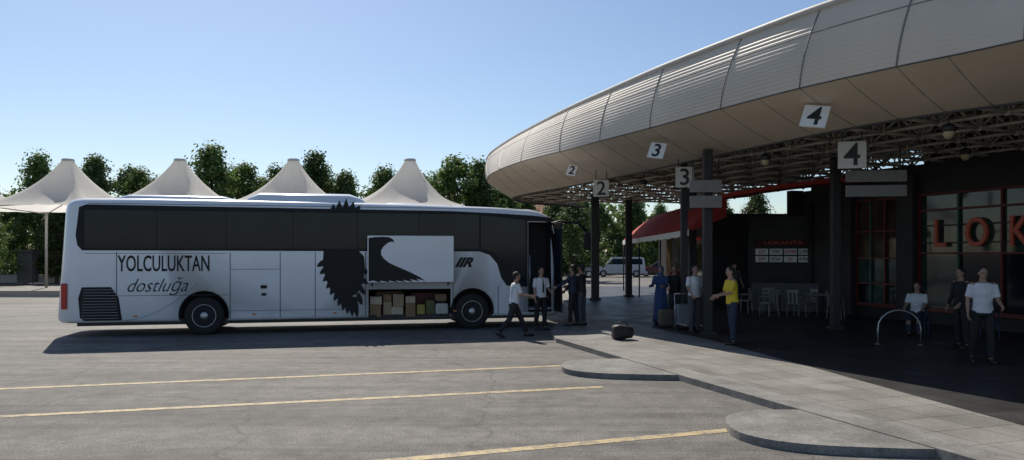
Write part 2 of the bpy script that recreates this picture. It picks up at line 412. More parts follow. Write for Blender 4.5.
gr=panel('engine_grille',[(0.40,0.50),(0.36,1.0),(0.44,1.28),(1.12,1.28),(1.30,1.0),(1.38,0.42),(0.5,0.42)],M['black'])
b=MB([M['busgrey']])
for k in range(11):
    z=0.48+k*0.073; b.box((0.86,NY-0.014,z),(0.86-0.01*k,0.012,0.010))
b.done('louvre_slats',gr)
for sy in (-1,1):
    b=MB([M['redlamp']]); b.box((0.03,sy*1.215,1.05),(0.14,0.10,0.66),0,0.03); b.done('tail_light',bus)
for u in (1.7,4.6,6.7,10.0):
    b=MB([cmat('amber_lens',(0.6,0.2,0.02),0.3)]); b.box((u,NY-0.006,0.52),(0.09,0.012,0.04)); b.done('marker_light',bus)
b=MB([M['darkmetal']]); b.box((6.4,0,0.36),(12.2,2.3,0.16)); b.done('underbody',bus)
def pod(u0,u1,hw,z0,z1):
    b=MB([M['buswhite']])
    R=[]
    for k,(uu,f) in enumerate([(u0,0.05),(u0+0.12,0.6),(u0+0.4,1.0),(u1-0.5,1.0),(u1-0.15,0.6),(u1,0.05)]):
        R.append([(uu,hw*math.cos(a)*(0.85+0.15*f),z0+(z1-z0)*f*max(0,math.sin(a))**0.35 if math.sin(a)>0 else z0) for a in [math.pi*q/12 for q in range(13)]])
    b.rings(R,closed=False,cap=False); b.done('roof_air_conditioner',bus)
pod(4.3,7.6,1.0,3.5,3.84); pod(1.0,4.2,0.95,3.5,3.72); pod(7.8,9.4,0.6,3.45,3.62)
b=MB([M['buswhite']]); b.box((8.74,NY-0.30,1.99),(2.36,0.05,1.28),0,0.015); flap=b.done('luggage_door',bus,label='raised white luggage bay door')
for u in (7.7,9.8):
    b=MB([M['darkmetal']]); b.tube([(u,NY,1.25),(u,NY-0.27,1.7)],0.018); b.done('hinge_arm',flap)
# eagle emblem: spread wing on the side panel, head, shoulder and lower wing on the raised hatch
def fan(roots,yy,parent):
    """feathers: (root_u, root_z, angle_deg, length, width)"""
    b=MB([M['black']])
    for k,(cx,cz,an,ln,w) in enumerate(roots):
        a=math.radians(an); d=Vector((math.cos(a),math.sin(a))); n=Vector((-d.y,d.x)); pts=[];pts2=[]
        for q in range(9):
            t=q/8; c=Vector((cx,cz))+d*ln*t+n*(0.12*ln*t*t)
            ww=w*(0.6+0.5*math.sin(t*math.pi*0.7))*(1-t**4)+0.002
            pts.append(c+n*ww/2); pts2.append(c-n*ww/2)
        poly=pts+pts2[::-1]; b.face([(p.x,yy-0.0006*k,p.y) for p in poly])
    return b.done('eagle_emblem',parent)
panel('eagle_emblem',[(6.40,2.26),(7.30,2.26),(7.48,2.05),(7.50,1.75),(7.46,1.35),(7.30,1.05),(7.05,0.92),(6.80,0.95),(6.58,1.15),(6.46,1.45),(6.38,1.80)],M['black'],NY-0.013,0.004)
FR=[]
for k in range(11):   # outer edge, trailing feathers fanned from left to straight down
    t=k/10
    ru=6.52+0.72*t; rz=1.95-1.0*math.sin(t*math.pi/2)
    FR.append((ru,rz,-158+68*t,0.34+0.22*t,0.15))
for k in range(4): FR.append((7.32+0.03*k,1.05+0.22*k,-78+14*k,0.34-0.03*k,0.13))
fan(FR,NY-0.0145,bus)
panel('eagle_emblem',[(6.55,3.28),(6.66,3.50),(6.72,3.36),(6.82,3.60),(6.90,3.38),(7.00,3.66),(7.08,3.40),(7.20,3.58),(7.24,3.38),(7.38,3.48),(7.36,3.28)],M['black'],NY-0.03,0.03)
FY=NY-0.331
def pf(pts): return [(7.58+(x-367)*0.0276,2.63-(y-236)*0.0278) for x,y in pts]
panel('eagle_emblem',pf([(367.3,238.5),(373,237.6),(381,237.2),(387,237.6),(391,239.6),(392.5,242.5),(389.5,241.8),(386,243.2),(382,246.5),(379.5,250.5),(379.5,255),(382.5,259),(387,262.5),(393,265.5),(400,268.5),(408,272),(417,276.5),(423,280.6),(414,278.4),(417.5,281.2),(408,278.9),(411,281.7),(401,279.6),(403.5,281.8),(394,280),(396,281.9),(387,280.2),(388,281.9),(379,280.2),(378,281.9),(371.5,280),(367.3,281)]),M['black'],FY,0.005,parent=flap)
text('bus_lettering','YOLCULUKTAN',0.58,(1.28,NY-0.008,1.86),R90,M['black'],bus,xs=0.53,bold=0.006)
text('bus_lettering','dostluğa',0.50,(1.45,NY-0.008,1.30),R90,M['black'],bus,xs=0.84,shear=0.5,bold=-0.004)
text('bus_lettering','IIR',0.36,(10.0,NY-0.008,1.88),R90,M['black'],bus,xs=1.15,shear=0.5,bold=0.018)
b=MB([M['busgrey']])
pts=[(1.45+1.75*t,NY-0.002,0.42+0.95*t**1.8) for t in [k/14 for k in range(15)]]
b.tube(pts,0.007,n=4)
b.done('swoosh_line',bus)
def wheel(u,sy):
    y=sy*1.10
    w=top('wheel','','',(0,0,0)); 
    for k in ('label','category'): del w[k]
    w.parent=bus; w.location=(u,y,0.50)
    o=-1 if sy<0 else 1
    t=MB([M['rubber']]); t.lathe([(0.30,-0.13),(0.42,-0.145),(0.48,-0.13),(0.50,-0.10),(0.50,0.10),(0.48,0.13),(0.42,0.145),(0.30,0.13)],(0,0,0)); t.done('tyre',w)
    r=MB([M['alu'],M['darkmetal']]); pr=[(0.31,0.0),(0.31,0.125),(0.29,0.135),(0.27,0.11),(0.25,0.04),(0.20,0.02),(0.19,0.06),(0.11,0.075),(0.10,0.13),(0.05,0.14),(0.01,0.14)]
    r.lathe([(a,o*h) for a,h in pr],(0,0,0))
    for k in range(10):
        a=2*math.pi*k/10; r.lathe([(0.024,o*0.0),(0.024,o*0.045)],(0.225*math.cos(a),0,0.225*math.sin(a)),'Y',1,8)
        r.lathe([(0.014,o*0.06),(0.014,o*0.10)],(0.15*math.cos(a),0,0.15*math.sin(a)),'Y',1,6)
    r.done('rim',w)
for u in (RW,FW):
    for sy in (-1,1): wheel(u,sy)
for u in (RW,FW):
    b=MB([M['black']])
    pts=[(u+0.61*math.cos(a),NY-0.004,0.54+0.61*math.sin(a)) for a in [math.radians(-12+204*k/20) for k in range(21)]]
    b.tube(pts,0.013,n=5,flatdir=(0,1,0)); b.done('wheel_arch_trim',bus)
b=MB([M['glass']]); R=[]
for z in [1.1,1.4,1.6,2.0,2.4,2.8,3.12]:
    ring=[]
    for u,hw in [(12.6,1.245),(12.88,1.195),(13.06,1.085),(13.16,0.855),(13.19,0.4),(13.19,-0.4),(13.16,-0.855),(13.06,-1.085),(12.93,-1.175)]:
        ring.append((u+ushift(u,z)+0.02,hw*1.008,z))
    R.append(ring)
b.rings(R,closed=False,cap=False); b.done('windscreen',bus)
for y in (-0.85,0.85):
    b=MB([M['plastic']]); b.ell((13.10,y,0.75),(0.08,0.22,0.12)); b.done('headlight',bus)
for sy in (-1,1):
    b=MB([M['black']])
    b.tube([(12.75,sy*1.0,2.98),(13.1,sy*1.2,3.08),(13.6,sy*1.36,3.04),(13.86,sy*1.42,2.8)],[0.035,0.04,0.04,0.035])
    b.box((13.86,sy*1.44,2.5),(0.15,0.26,0.50),0,0.04)
    b.done('wing_mirror',bus)
b=MB([M['black'],M['glass']]); b.box((12.93,-1.62,1.75),(0.06,0.7,2.55),0,0.02); b.box((12.965,-1.62,2.1),(0.01,0.56,1.5),1); b.box((12.895,-1.62,2.1),(0.01,0.56,1.5),1)
b.done('front_door',bus)
b=MB([M['busgrey']]); b.box((12.5,-1.0,0.55),(0.68,0.6,0.06)); b.box((12.5,-0.75,0.85),(0.68,0.3,0.06)); b.done('door_step',bus)
b=MB([M['alu']]); b.tube([(12.2,-1.2,0.9),(12.2,-1.2,2.1)],0.018,n=6); b.done('grab_rail',bus)
def at_bus(u,y,z): return BM@Vector((u,y,z))
brz=bus.rotation_euler[2]
def crate(u,y,sz,m,label,name='cardboard_box',cat='box',z0=0.375):
    b=MB([m,M['tan']]); b.box((0,0,sz[2]/2),sz,0,0.012)
    b.box((0,0,sz[2]/2),(sz[0]*1.004,0.05,sz[2]*1.006),1)
    o=b.done(name,None,at_bus(u,y,z0),brz+random.uniform(-0.1,0.1)); tag(o,label,cat,'luggage in the open hold'); return o
def bag(u,y,sz,m,label,z0=0.375):
    r=top('travel_bag',label,'bag',at_bus(u,y,z0),brz+random.uniform(-0.1,0.1),'luggage in the open hold')
    b=MB([m]); b.box((0,0,sz[2]/2),sz,0,min(sz)*0.28); b.done('bag_body',r)
    b=MB([M['black']]); b.tube([(-sz[0]*0.2,0,sz[2]*0.97),(-sz[0]*0.12,0,sz[2]*1.1),(sz[0]*0.12,0,sz[2]*1.1),(sz[0]*0.2,0,sz[2]*0.97)],0.012); b.done('carry_handle',r)
    return r
pale=cmat('pale_carton',(0.50,0.41,0.29)); prnt=cmat('printed_carton',(0.36,0.27,0.16)); car_=cmat('brown_carton',(0.26,0.16,0.08))
x=7.80
for w,h,m_ in ((0.34,0.34,car_),(0.26,0.42,prnt),(0.36,0.28,pale),(0.30,0.36,car_)):
    crate(x,-0.98+random.uniform(-.04,.06),(w-0.03,0.32,h),m_,'brown cardboard box stacked in the luggage hold'); x+=w
crate(7.82,-0.95,(0.32,0.3,0.22),pale,'small pale cardboard box on top of another',z0=0.72)
crate(8.13,-0.9,(0.22,0.3,0.20),car_,'small brown cardboard box on top of another',z0=0.80)
crate(8.44,-0.95,(0.30,0.3,0.34),prnt,'small printed cardboard box on top of another',z0=0.66)
crate(8.78,-0.9,(0.27,0.3,0.20),pale,'small pale cardboard box on top of another',z0=0.74)
bag(9.06,-1.0,(0.24,0.3,0.34),cmat('yellow_fabric',(0.36,0.30,0.07)),'yellow carrier bag standing in the hold')
bag(9.32,-0.95,(0.26,0.3,0.46),cmat('olive_fabric',(0.12,0.13,0.05)),'olive soft bag standing in the hold')
bag(9.66,-0.98,(0.38,0.3,0.36),cmat('white_sack',(0.5,0.48,0.44)),'pale sack standing in the hold')
bag(9.64,-0.95,(0.34,0.3,0.22),cmat('tan_nylon',(0.20,0.14,0.08)),'tan soft bag on top of a pale sack',z0=0.78)
bag(9.2,-0.58,(0.8,0.3,0.66),cmat('maroon_case',(0.10,0.03,0.03)),'dark red large suitcase in the hold')
bag(8.2,-0.55,(0.8,0.3,0.70),cmat('brown_case',(0.12,0.08,0.05)),'brown large suitcase behind cardboard boxes')
# ------------------------------------------------------------------ canopy
ST=[ # crease, upper, inner
((11.2,3.6),(11.6,3.8),(13.0,4.7)),
((9.25,7.2),(9.6,7.4),(10.9,8.4)),
((7.38,10.8),(7.72,10.9),(9.0,12.2)),
((6.33,12.35),(6.6,12.1),(7.9,13.65)),
((5.35,13.95),(5.62,13.6),(6.98,15.2)),
((4.42,15.9),(4.75,15.4),(6.1,17.4)),
((3.37,18.3),(3.65,17.9),(5.1,20.2)),
((2.39,20.4),(2.75,20.3),(4.2,23.0)),
((1.43,22.5),(1.78,23.0),(3.1,26.0)),
((0.30,24.9),(0.75,26.4),(1.9,29.0)),
((-0.45,27.2),(-0.2,29.9),(0.75,31.6)),
((-0.95,29.8),(-1.0,33.8),(0.05,34.2)),
((-0.9,33.5),(-1.0,37.2),(0.5,37.0)),
((0.6,38.0),(0.8,40.5),(2.0,39.0)),
((3.0,41.0),(3.2,43.0),(4.0,41.0))]
ZC,ZU,ZI=5.2,6.6,4.7
def cr(p0,p1,p2,p3,t):
    return [0.5*((2*b_)+(-a+c)*t+(2*a-5*b_+4*c-d)*t*t+(-a+3*b_-3*c+d)*t**3) for a,b_,c,d in zip(p0,p1,p2,p3)]
def smooth(poly,n):
    out=[]
    for i in range(len(poly)-1):
        p0=poly[max(i-1,0)];p3=poly[min(i+2,len(poly)-1)]
        for k in range(n): out.append(cr(p0,poly[i],poly[i+1],p3,k/n))
    out.append(list(poly[-1])); return out
NSUB=6
C=[Vector((*p,ZC)) for p in smooth([s[0] for s in ST],NSUB)]
U=[Vector((*p,ZU)) for p in smooth([s[1] for s in ST],NSUB)]
I=[Vector((*p,ZI)) for p in smooth([s[2] for s in ST],NSUB)]
can=top('terminal_canopy','long curved metal-clad canopy roof over the bus platforms','canopy')
def band(a,bb,rows,bulge,rib,m,per=4):
    b=MB([m]); R=[]
    for i in range(len(a)):
        d=(a[min(i+1,len(a)-1)]-a[max(i-1,0)]).normalized(); across=(bb[i]-a[i]); nrm=d.cross(across).normalized()
        if nrm.dot(Vector((-0.9,-0.3,-0.2)))<0: nrm=-nrm
        row=[]
        for k in range(rows+1):
            v=k/rows; off=bulge*4*v*(1-v)+(rib if k%per in(1,2) else 0)
            row.append(a[i]+across*v+nrm*off)
        R.append(row)
    b.rings(R,closed=False,cap=False,smooth=False); 
    return b,R
b,RU=band(C,U,72,0.10,0.007,M['fascia']); b.done('fascia_cladding',can)
b,RS=band(I,C,16,0.04,0.0,M['soffit']); b.done('soffit_cladding',can)
for R,step,rr,m_ in ((RU,6,0.02,M['boardgrey']),(RS,3,0.008,M['boardgrey'])):
    for i in range(0,len(R),step):
        b=MB([m_]); b.tube(R[i][::4],rr,n=5); b.done('cladding_seam',can)
b=MB([M['boardgrey']]); b.tube([r[48] for r in RU],0.012,n=5); b.done('lap_joint',can)
b=MB([M['gutter']]); b.tube(U,0.08,n=6); b.done('roof_edge_gutter',can)
b=MB([M['seam']]); b.tube(C,0.014,n=5); b.done('edge_trim',can)
b=MB([M['seam']]); b.tube(I,0.04,n=5); b.done('edge_trim',can)
b=MB([M['deck']]); bk=[Vector((p.x+18,p.y+7,6.9)) for p in U]
for i in range(len(U)-1): b.face([U[i],U[i+1],bk[i+1],bk[i]])
b.done('roof_deck',can,merge=True)
av=Vector((-0.45,0.893,0)).normalized(); bv=Vector((0.893,0.45,0)).normalized(); o0=Vector((8.7,12.3,0)); sp=1.3
def xin(y):
    for p,q in zip(I[:-1],I[1:]):
        if p.y<=y<=q.y: t=(y-p.y)/(q.y-p.y+1e-9); return p.x+(q.x-p.x)*t
    return 99
def inside(p): return p.y>6 and p.y<38.5 and p.x>xin(p.y)+0.02 and p.x<(13+(19-p.y)*0.31)+2.6 and p.x<16
nodes={};tn={}
for i in range(-7,24):
    for j in range(-3,14):
        p=o0+av*sp*i+bv*sp*j; p.z=4.78
        if inside(p): nodes[(i,j)]=p.copy()
        q=o0+av*sp*(i+.5)+bv*sp*(j+.5); q.z=5.7
        if inside(q): tn[(i,j)]=q.copy()
b=MB([M['frame']])
for (i,j),p in nodes.items():
    for d in ((1,0),(0,1)):
        q=nodes.get((i+d[0],j+d[1]))
        if q: b.tube([p,q],0.042,n=6)
    for d in ((0,0),(-1,0),(0,-1),(-1,-1)):
        q=tn.get((i+d[0],j+d[1]))
        if q: b.tube([p,q],0.028,n=5)
    b.ell(p,(0.08,0.08,0.08),seg=8,rg=6)
for (i,j),p in tn.items():
    for d in ((1,0),(0,1)):
        q=tn.get((i+d[0],j+d[1]))
        if q: b.tube([p,q],0.042,n=5)
for k in range(0,len(I),3):
    if I[k].y>6: b.tube([I[k],Vector((C[k].x+0.25,C[k].y+0.1,5.6)),U[k]+Vector((0.3,0.1,-0.15))],0.03,n=5)
b.done('space_frame',can)
for k in range(0,len(U)-1,2):
    b=MB([M['boardgrey']]); p=U[k]; q=bk[k]; b.box(((p+q)/2+Vector((0,0,-0.13))),((q-p).length,0.08,0.16),0,0,(q-p).to_track_quat('X','Z').to_matrix()); b.done('purlin',can)
def column(x,y,w,ztop=4.75):
    b=MB([M['darkmetal']]); b.box((x,y,ztop/2+0.05),(w,w,ztop-0.1),0,0.02); b.box((x,y,0.14),(w+0.16,w+0.16,0.08),0,0.01)
    return b.done('column',can)
column(4.95,19.0,0.22); column(8.75,20.3,0.22); column(3.7,33.4,0.34); column(4.95,21.6,0.18)
column(7.2,30,0.3); column(5.6,36,0.3)
def lamp(x,y,z):
    r=top('pendant_lamp','small round pendant lamp hanging beneath the canopy','lamp',(x,y,z),group='pendant lamps')
    b=MB([M['darkmetal']]); b.tube([(0,0,0.12),(0,0,0.75)],0.012,n=6); b.lathe([(0.03,0.16),(0.11,0.12),(0.12,0.0)],(0,0,0),'Z',n=16); b.done('lamp_housing',r)
    b=MB([cmat('lamp_glass',(0.4,0.33,0.2),0.2)]); b.ell((0,0,-0.02),(0.10,0.10,0.12)); b.done('lamp_globe',r)
lamp(8.15,14.0,4.40); lamp(6.15,18.2,4.4); lamp(4.3,24.5,4.4); lamp(10.4,17.2,4.4)
# ------------------------------------------------------------------ number signs
def numsign(txt,x,y,z,w,h,yaw,tilt=0,roll=0,bm='signgrey',rods=0.5,lab='pale square platform number sign hanging from the canopy'):
    r=top('platform_sign',lab+' reading '+txt,'sign',(x,y,z),rot=Euler((tilt,roll,yaw)),group='platform number signs')
    b=MB([M[bm],M['darkmetal']]); b.box((0,0,0),(w,0.05,h),0,0.008); b.done('sign_board',r)
    if rods:
        for s in (-1,1):
            b=MB([M['darkmetal']]); b.tube([(s*w*0.35,0,h/2),(s*w*0.35,0.0,h/2+rods)],0.012,n=6); b.done('hanging_rod',r)
    text('numeral',txt,h*1.15,(0,-0.029,-0.02),R90,M['ink'],r,align='CENTER',bold=0.008)
numsign('4',7.30,16.1,4.25,0.56,0.58,math.radians(-20))
numsign('3',4.77,20.7,4.25,0.50,0.56,math.radians(-15))
numsign('2',2.88,24.2,4.25,0.50,0.54,math.radians(-12))
flb='white square bay number board fixed below the canopy edge'
numsign('4',5.78,14.3,4.74,0.48,0.46,math.radians(-35),math.radians(-22),math.radians(10),'signwhite',0,flb)
numsign('3',3.62,18.7,4.70,0.42,0.42,math.radians(-32),math.radians(-22),math.radians(10),'signwhite',0,flb)
numsign('2',1.88,23.4,4.74,0.32,0.34,math.radians(-28),math.radians(-22),math.radians(10),'signwhite',0,flb)
def blank(x,y,z,w,h,yaw,m,lab):
    r=top('hanging_board',lab,'sign',(x,y,z),yaw)
    for s in (1,-1):
        b=MB([M[m]]); b.box((0,0,s*h*0.27),(w,0.08,h*0.42),0,0.01); b.done('sign_board',r)
    for s in (-1,1):
        b=MB([M['darkmetal']]); b.tube([(s*w*0.4,0,-h/2),(s*w*0.4,0,h/2+0.5)],0.015,n=6); b.done('hanging_rod',r)
blank(8.25,17.0,3.72,1.3,0.62,math.radians(-8),'boardgrey','grey two-row blank information board under the canopy')
blank(4.83,18.7,3.62,0.78,0.72,math.radians(-8),'boardgrey','grey two-row information board hanging at a column')
# ------------------------------------------------------------------ terminal building
fb=math.atan2(-0.954,0.3)
bld=top('terminal_building','dark glazed terminal restaurant front with red frames under canopy','building',(13,19,0.1),fb)
b=MB([M['wall']])
b.box((0.5,0.25,0.2),(17,0.3,0.4)); b.box((0.5,0.25,4.15),(17,0.4,0.75)); b.box((0.5,5.0,2.3),(17,0.2,4.6)); b.box((0.5,2.6,4.6),(17,5,0.15)); b.box((0.5,5.2,5.6),(17,0.2,2.2))
b.box((-8.0,2.6,2.3),(0.2,5,4.6))
for s in (3.65,-2.2,5.98,8.9): b.box((-s,0.06,2.2),(0.62 if s==3.65 else 0.3,0.5,4.3))
b.box((-7.3,0.2,2.2),(2.6,0.2,4.2))
b.done('wall',bld)
def bay(x0,x1,nv,rows,mats):
    w=top('window','','',(0,0,0)); del w['label']; del w['category']; w.parent=bld
    b=MB([M['red'],M['greenframe']])
    for z in rows: b.box(((x0+x1)/2,0.02,z),(x1-x0,0.09,0.05 if z not in (rows[0],) else 0.12),0)
    for k in range(nv+1):
        x=x0+(x1-x0)*k/nv; b.box((x,0.03,(rows[0]+rows[-1])/2),(0.05,0.07,rows[-1]-rows[0]),1 if k%2 else 0)
    b.done('frame',w)
    b=MB([M['glassred'],M['glassgreen'],M['glass']])
    for r in range(len(rows)-1):
        for k in range(nv):
            xa=x0+(x1-x0)*k/nv; xb=x0+(x1-x0)*(k+1)/nv
            mi=mats[r%len(mats)] if random.random()<0.7 else 1
            tl=random.uniform(-0.012,0.012)
            b.face([(xa,0.08,rows[r]),(xb,0.08+tl,rows[r]),(xb,0.08+tl,rows[r+1]),(xa,0.08,rows[r+1])],mi)
    b.done('glass',w)
bay(-5.8,-4.0,3,[0.42,1.1,1.9,2.75,3.75],[2,1,0,0])
bay(-3.3,2.0,4,[0.42,2.05,3.3,3.75],[2,1,1])
bay(2.4,8.8,5,[0.42,2.05,3.3,3.75],[2,1,1])
sg=top('restaurant_sign','large red channel letters mounted on the dark glazed front','sign',(13,19,0.1),fb)
for ch,s in (('L',2.55),('O',1.36),('K',0.14)):
    text('letter',ch,1.12,(-s,-0.02,2.58),R90,cmat('red_letter',(0.68,0.12,0.07),0.5),sg,align='CENTER',extr=0.04,bold=0.008,xs=0.82)
for z in (2.35,2.85):
    b=MB([M['darkmetal']]); b.box((-1.45,0.0,z),(3.4,0.03,0.04)); b.done('sign_rail',sg)
kw=top('snack_kiosk','dark snack kiosk with menu cards and red header strip','kiosk',(8.75,27.6,0.1),math.atan2(-0.8,2.3))
b=MB([M['wall']]); b.box((1.2,1.0,1.7),(2.5,2.0,3.4)); b.done('wall',kw)
b=MB([cmat('grey_counter',(0.12,0.12,0.13))]); b.box((1.2,-0.25,0.5),(2.3,0.5,1.0),0,0.02); b.done('counter',kw)
b=MB([cmat('dark_red_board',(0.06,0.01,0.01))]); b.box((1.15,-0.02,2.44),(2.0,0.04,0.24)); hd=b.done('header_board',kw)
text('header_text','LOKANTA',0.19,(1.15,-0.045,2.44),R90,cmat('red_letter',(0.68,0.12,0.07),0.5),hd,align='CENTER',xs=1.5)
words=[['ÇAY','TOST','DÖNER','ÇORBA'],['ÇAY','KOLA','SU','AYRAN']]
for r in range(2):
    for k in range(4):
        b=MB([M['signwhite']]); cx=0.42+k*0.49; cz=2.12-r*0.27
        b.box((cx,-0.02,cz),(0.44,0.03,0.22)); cdn=b.done('menu_card',kw)
        text('menu_text',words[r][k],0.17,(cx,-0.037,cz),R90,M['ink'] if k%2 else M['redink'],cdn,xs=0.70,align='CENTER',bold=0.004)
aw=top('red_awning','red fabric awning with white valance over the shop row','awning',(0,0,0))
b=MB([M['redcloth']]); 
A=[(5.9,25,2.95),(6.2,42,2.9)]; Bp=[(7.3,25.5,4.15),(8.0,42,4.3)]
n=12; R=[]
for k in range(n+1):
    t=k/n; p=Vector(A[0]).lerp(Vector(A[1]),t); q=Vector(Bp[0]).lerp(Vector(Bp[1]),t); sag=-0.06*(k%2)
    R.append([p.lerp(q,v)+Vector((0,0,0.10*math.sin(v*math.pi)+sag*math.sin(v*math.pi))) for v in [j/6 for j in range(7)]])
b.rings(R,closed=False,cap=False)
R0=R[0]; b.face([Vector(A[0]),*[R0[j] for j in range(1,7)],Vector((7.3,25.5,3.4)),Vector((6.0,25,2.9))])
b.done('awning_fabric',aw)
b=MB([M['signwhite']]); R=[[Vector(A[0]).lerp(Vector(A[1]),k/24)+Vector((-0.01,0,dz-(0.04 if dz<0 and k%2 else 0))) for dz in (0,-0.2)] for k in range(25)]
b.rings(R,closed=False,cap=False); b.done('valance',aw)
for t in (0,0.33,0.66,1):
    b=MB([M['darkmetal']]); p=Vector(A[0]).lerp(Vector(A[1]),t); b.tube([(p.x+0.05,p.y,0.1),(p.x+0.05,p.y,p.z)],0.035,n=6); b.done('awning_post',aw)
rr=top('red_eave','long thin red painted roof edge of the shops','roof',(0,0,0))
b=MB([M['redcloth']]); P=[(7.1,25.4,4.10),(8.3,24.6,4.28),(9.6,23.8,4.42),(11.2,23.0,4.5)]
R=[[Vector(p)+Vector((0,0,-0.07)),Vector(p)+Vector((0,0,0.07)),Vector(p)+Vector((0.3,1.2,0.07)),Vector(p)+Vector((0.3,1.2,-0.07))] for p in P]
b.rings(R,smooth=False); b.done('eave_board',rr)
sh=top('shop_row','low dark shop building behind the red awning','building',(0,0,0))
b=MB([M['wall']]); 
b.rings([[(8.1,30.5,0.1),(8.1,30.5,3.8),(8.6,44,3.8),(8.6,44,0.1)],[(12,31,0.1),(12,31,3.8),(13,44,3.8),(13,44,0.1)]],smooth=False); b.done('wall',sh)
for k in range(3):
    b=MB([M['glassgreen'] if k%2 else M['glassred']]); y=32.5+k*3.6; b.box((8.12+0.037*(y-30.5),y,1.8),(0.06,2.6,2.2)); b.done('shop_window',sh)
ar=MB([M['alu']]); pts=[(-0.44,0,0.0),(-0.44,0,0.35)]+[(0.44*math.cos(math.pi*(1-k/10)),0,0.35+0.42*math.sin(math.pi*k/10)) for k in range(11)]+[(0.44,0,0.0)]
ar.tube(pts,0.018,n=8); ar.lathe([(0.06,0),(0.06,0.012)],(-0.44,0,0),'Z',n=12); ar.lathe([(0.06,0),(0.06,0.012)],(0.44,0,0),'Z',n=12)
tag(ar.done('hoop_rail',None,(8.62,16.7,0.104),math.radians(-12)),'stainless steel hoop rail standing on the paving','railing')
# ------------------------------------------------------------------ chairs & tables
def chair(loc,rz,m,lab):
    r=top('cafe_chair',lab,'chair',loc,rz,'cafe chairs')
    b=MB([m]); b.box((0,0,0.45),(0.42,0.42,0.035),0,0.012); b.done('seat',r)
    b=MB([m])
    for x in (-0.14,0,0.14): b.box((x,-0.215,0.64),(0.07,0.02,0.40),0,0.006,Matrix.Rotation(math.radians(5),3,'X'))
    b.box((0,-0.235,0.84),(0.42,0.03,0.09),0,0.01); b.done('backrest',r)
    for x in (-1,1):
        for y in (-1,1):
            b=MB([m]); b.tube([(x*0.19,y*0.19,0.44),(x*0.215,y*0.215,0)],[0.02,0.016],n=6); b.done('leg',r)
        b=MB([m]); b.tube([(x*0.22,-0.2,0.66),(x*0.23,0.16,0.66),(x*0.21,0.19,0.45)],0.016,n=6); b.done('armrest',r)
    return r
def table(loc,m,lab):
    r=top('cafe_table',lab,'table',loc,0.3,'cafe tables')
    b=MB([m]); b.box((0,0,0.74),(0.8,0.8,0.03),0,0.01); b.done('table_top',r)
    b=MB([M['darkmetal']]); b.tube([(0,0,0.72),(0,0,0.04)],0.03,n=8); b.box((0,0,0.02),(0.5,0.5,0.03),0,0.01); b.done('pedestal',r)
    return r
F=0.104
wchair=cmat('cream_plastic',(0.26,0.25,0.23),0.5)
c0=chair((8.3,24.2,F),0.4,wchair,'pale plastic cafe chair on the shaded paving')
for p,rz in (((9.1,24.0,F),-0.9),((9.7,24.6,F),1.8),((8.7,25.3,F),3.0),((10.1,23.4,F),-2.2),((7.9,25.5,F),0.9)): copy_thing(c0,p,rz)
dchair=chair((10.05,18.6,F),2.44,cmat('dark_blue_plastic',(0.04,0.06,0.12)),'dark blue plastic chair beside the restaurant front')
copy_thing(dchair,(11.1,17.6,F),-1.0)
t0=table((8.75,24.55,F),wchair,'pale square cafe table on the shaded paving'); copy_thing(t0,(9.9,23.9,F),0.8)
t1=table((10.7,18.0,F),M['tan'],'brown cafe table beside the restaurant front')
